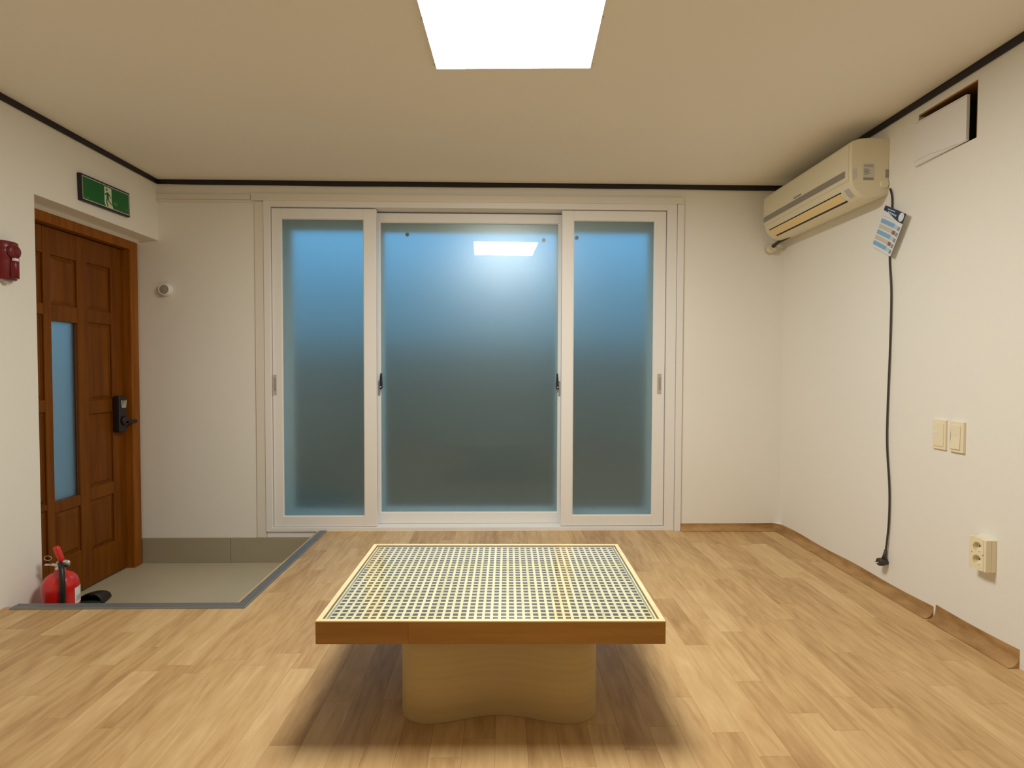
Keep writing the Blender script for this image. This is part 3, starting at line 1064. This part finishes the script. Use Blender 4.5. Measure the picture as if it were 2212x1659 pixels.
# the pale doorway (widening into a spill of light at its foot)
epoly('doorway', [(-.010, -.058), (.046, -.058), (.036, -.036), (.034, -.014), (.034, .050), (-.020, .050), (-.020, -.040)], 'exit_pale')
xm = 0.0219
fig = [(.003, .024), (.008, .022), (.014, .018), (.022, .010), (.030, -.004), (.026, -.007), (.018, .004), (.012, .008), (.011, -.006), (.014, -.022),
       (.036, -.036), (.034, -.041), (.009, -.027), (.004, -.012), (-.002, -.030), (.006, -.056), (.000, -.057), (-.010, -.031), (-.005, -.008), (-.004, .008),
       (-.018, .004), (-.019, .009), (-.004, .019), (-.001, .023)]
epoly('running_man', fig, 'exit_man', xm)
hd = MB().lathe([(.0065, 0), (.0065, .0005)], (xm, -.003, .036), 'x', 16)
hd.build('running_man_head', M['exit_man'], ex)
for q in range(3):
    ebox('faint_print', .048 + q * .011, .056 + q * .011, -.034, -.016, 0.0214, 0.0217, 'exit_print')
ebox('faint_print', .150, .160, -.040, -.030, 0.0214, 0.0217, 'exit_print')
ebox('faint_print', -.165, -.130, -.049, -.045, 0.0214, 0.0217, 'exit_print')

# ================================================================== emergency torch in a wall holder
to = empty('emergency_torch', (XL, 2.442, 1.458))
tag(to, 'dark red emergency torch clipped to the wall beside the door', 'torch')
hold = MB()
nA = 20


def half_ring(z, w, d, yc=0.0):
    return [(0.0 if math.sin(PI * i / nA) < 0 else d * math.sin(PI * i / nA) ** 0.8, yc + w * math.cos(PI * i / nA), z) for i in range(nA + 1)]


hold.rings([half_ring(z, w, d) for z, w, d in ((0.0, .043, .040), (.004, .046, .044), (.080, .046, .046), (.090, .048, .048), (.102, .0525, .052),
                                               (.118, .055, .055), (.132, .0545, .055), (.140, .051, .051), (.142, .051, .051), (.164, .0505, .050), (.168, .047, .046))])
hold.build('holder', M['dark_red'], to)
MB().lathe([(.018, .0), (.030, .006), (.032, .014), (.026, .020), (0, .022)], (.042, -.004, .124), 'x', 26).build('torch_head', M['dark_red'], to)
MB().tube([(.048, .002, .006), (.048, .002, .112)], 0.017, 12).build('torch_body', M['dark_red'], to)
MB().box(.0540, .0664, -.0145, .004, .082, .094).build('sticker', M['white'], to)
MB().lathe([(.006, 0), (.005, .003)], (.050, .026, .112), 'x', 12).build('indicator', M['pale_sticker'], to)
MB().prism([(0, -.026, 0), (0, .012, 0), (0, .006, -.018), (0, -.010, -.018)], (.020, 0, 0)).build('mounting_foot', M['handle_grey'], to)

# ================================================================== fire extinguisher
fe = empty('fire_extinguisher', (-2.096, 2.575, ZE))
tag(fe, 'red fire extinguisher with black hose standing by the door', 'fire extinguisher')
R_ = 0.0735
MB().lathe([(.062, 0), (.066, .010), (R_, .018), (R_, .232), (.071, .252), (.064, .272), (.052, .288), (.036, .300), (.021, .306), (.021, .318), (0, .318)], (0, 0, 0), 'z', 44).build('cylinder', M['red'], fe)
vb = MB()
vb.lathe([(.020, .314), (.020, .326), (.013, .330), (.013, .356), (0, .356)], (0, 0, 0), 'z', 20)
vb.box(-.034, .020, -.010, .010, .334, .346)
vb.tube([(.010, -.004, .345), (.042, -.014, .351)], [.006, .005], 10)
vb.build('valve', M['metal'], fe, bevel=0.001)
MB().lathe([(.017, 0), (.017, .008), (.014, .011)], (.044, -.022, .350), 'y', 22).build('pressure_gauge', M['metal'], fe)
gp = MB()
a, b = Vector((.018, -.008, .350)), Vector((-.006, -.014, .430))
gp.tube([a, a.lerp(b, .3), a.lerp(b, .85), b], [.0125, .0135, .0135, .010], 12)
gp.build('lever', M['red'], fe)
MB().tube([(-.012, 0, .330), (-.052, -.012, .342), (-.060, -.014, .338)], [.006, .0055, .004], 8).build('carry_handle', M['metal'], fe)
ring_pts = [(-.046 + .017 * math.cos(2 * PI * i / 24), -.012, .372 + .011 * math.sin(2 * PI * i / 24)) for i in range(25)]
MB().tube(ring_pts, 0.0014, 6).build('pull_ring', M['metal'], fe)
vx, vy = 0.70, -0.714
hp = smooth_path([(.006, -.006, .345), (vx * .034, vy * .034, .344), (vx * .060, vy * .060, .322), (vx * .080, vy * .080, .272), (vx * .086, vy * .086, .200), (vx * .087 - .004, vy * .087 - .004, .110), (vx * .086 - .006, vy * .086 - .006, .035)], 6)
MB().tube(hp, 0.0115, 12).build('hose', M['rubber'], fe)
lb = MB()
ra, rb = [], []
for i in range(9):
    a = math.radians(-6 + 42 * i / 8)
    ra.append((math.cos(a) * (R_ + .0008), math.sin(a) * (R_ + .0008)))
lb.rings([[(p[0], p[1], .150), (p[0], p[1], .226), (p[0] * .985, p[1] * .985, .226), (p[0] * .985, p[1] * .985, .150)] for p in ra], smooth=False)
lab = lb.build('paper_label', M['paper'], fe)
lb = MB()
lb.rings([[(p[0] * 1.002, p[1] * 1.002, .160), (p[0] * 1.002, p[1] * 1.002, .188), (p[0] * .99, p[1] * .99, .188), (p[0] * .99, p[1] * .99, .160)] for p in ra[1:8]], smooth=False)
lb.build('label_print', M['grey_sticker'], lab)

# ================================================================== slipper on the entry floor
sp = empty('slipper', (-2.190, 2.875, ZE), math.radians(8))
tag(sp, 'black slide slipper on the entry tiles beside the extinguisher', 'slipper')
sole = []
nS = 28
for i in range(nS):
    a = 2 * PI * i / nS
    yy = 0.125 * math.sin(a)
    ww = 0.052 * (1 + 0.14 * math.sin(a))
    sole.append((ww * math.copysign(abs(math.cos(a)) ** 0.8, math.cos(a)), yy))
sm = MB()
sm.rings([[(x * .96, y * .98, 0.0) for x, y in sole], [(x, y, .006) for x, y in sole], [(x, y, .020) for x, y in sole], [(x * .96, y * .98, .025) for x, y in sole]])
sm.build('sole', M['slipper_sole'], sp)
sm = MB()
nT = 18
rings = []
for j in range(6):
    yy = 0.0 + 0.105 * j / 5
    rr = []
    hh_ = 0.062 - 0.024 * (j / 5) ** 1.5
    ww = 0.058 * (1 - 0.10 * (j / 5) ** 2)
    for i in range(nT + 1):
        a = PI * i / nT
        rr.append((ww * math.cos(a), yy, 0.008 + hh_ * math.sin(a) ** 0.75))
    for i in range(nT, -1, -1):
        a = PI * i / nT
        rr.append(((ww - .005) * math.cos(a), yy, 0.008 + (hh_ - .005) * math.sin(a) ** 0.75))
    rings.append(rr)
sm.rings(rings)
sm.build('strap', M['slipper'], sp)
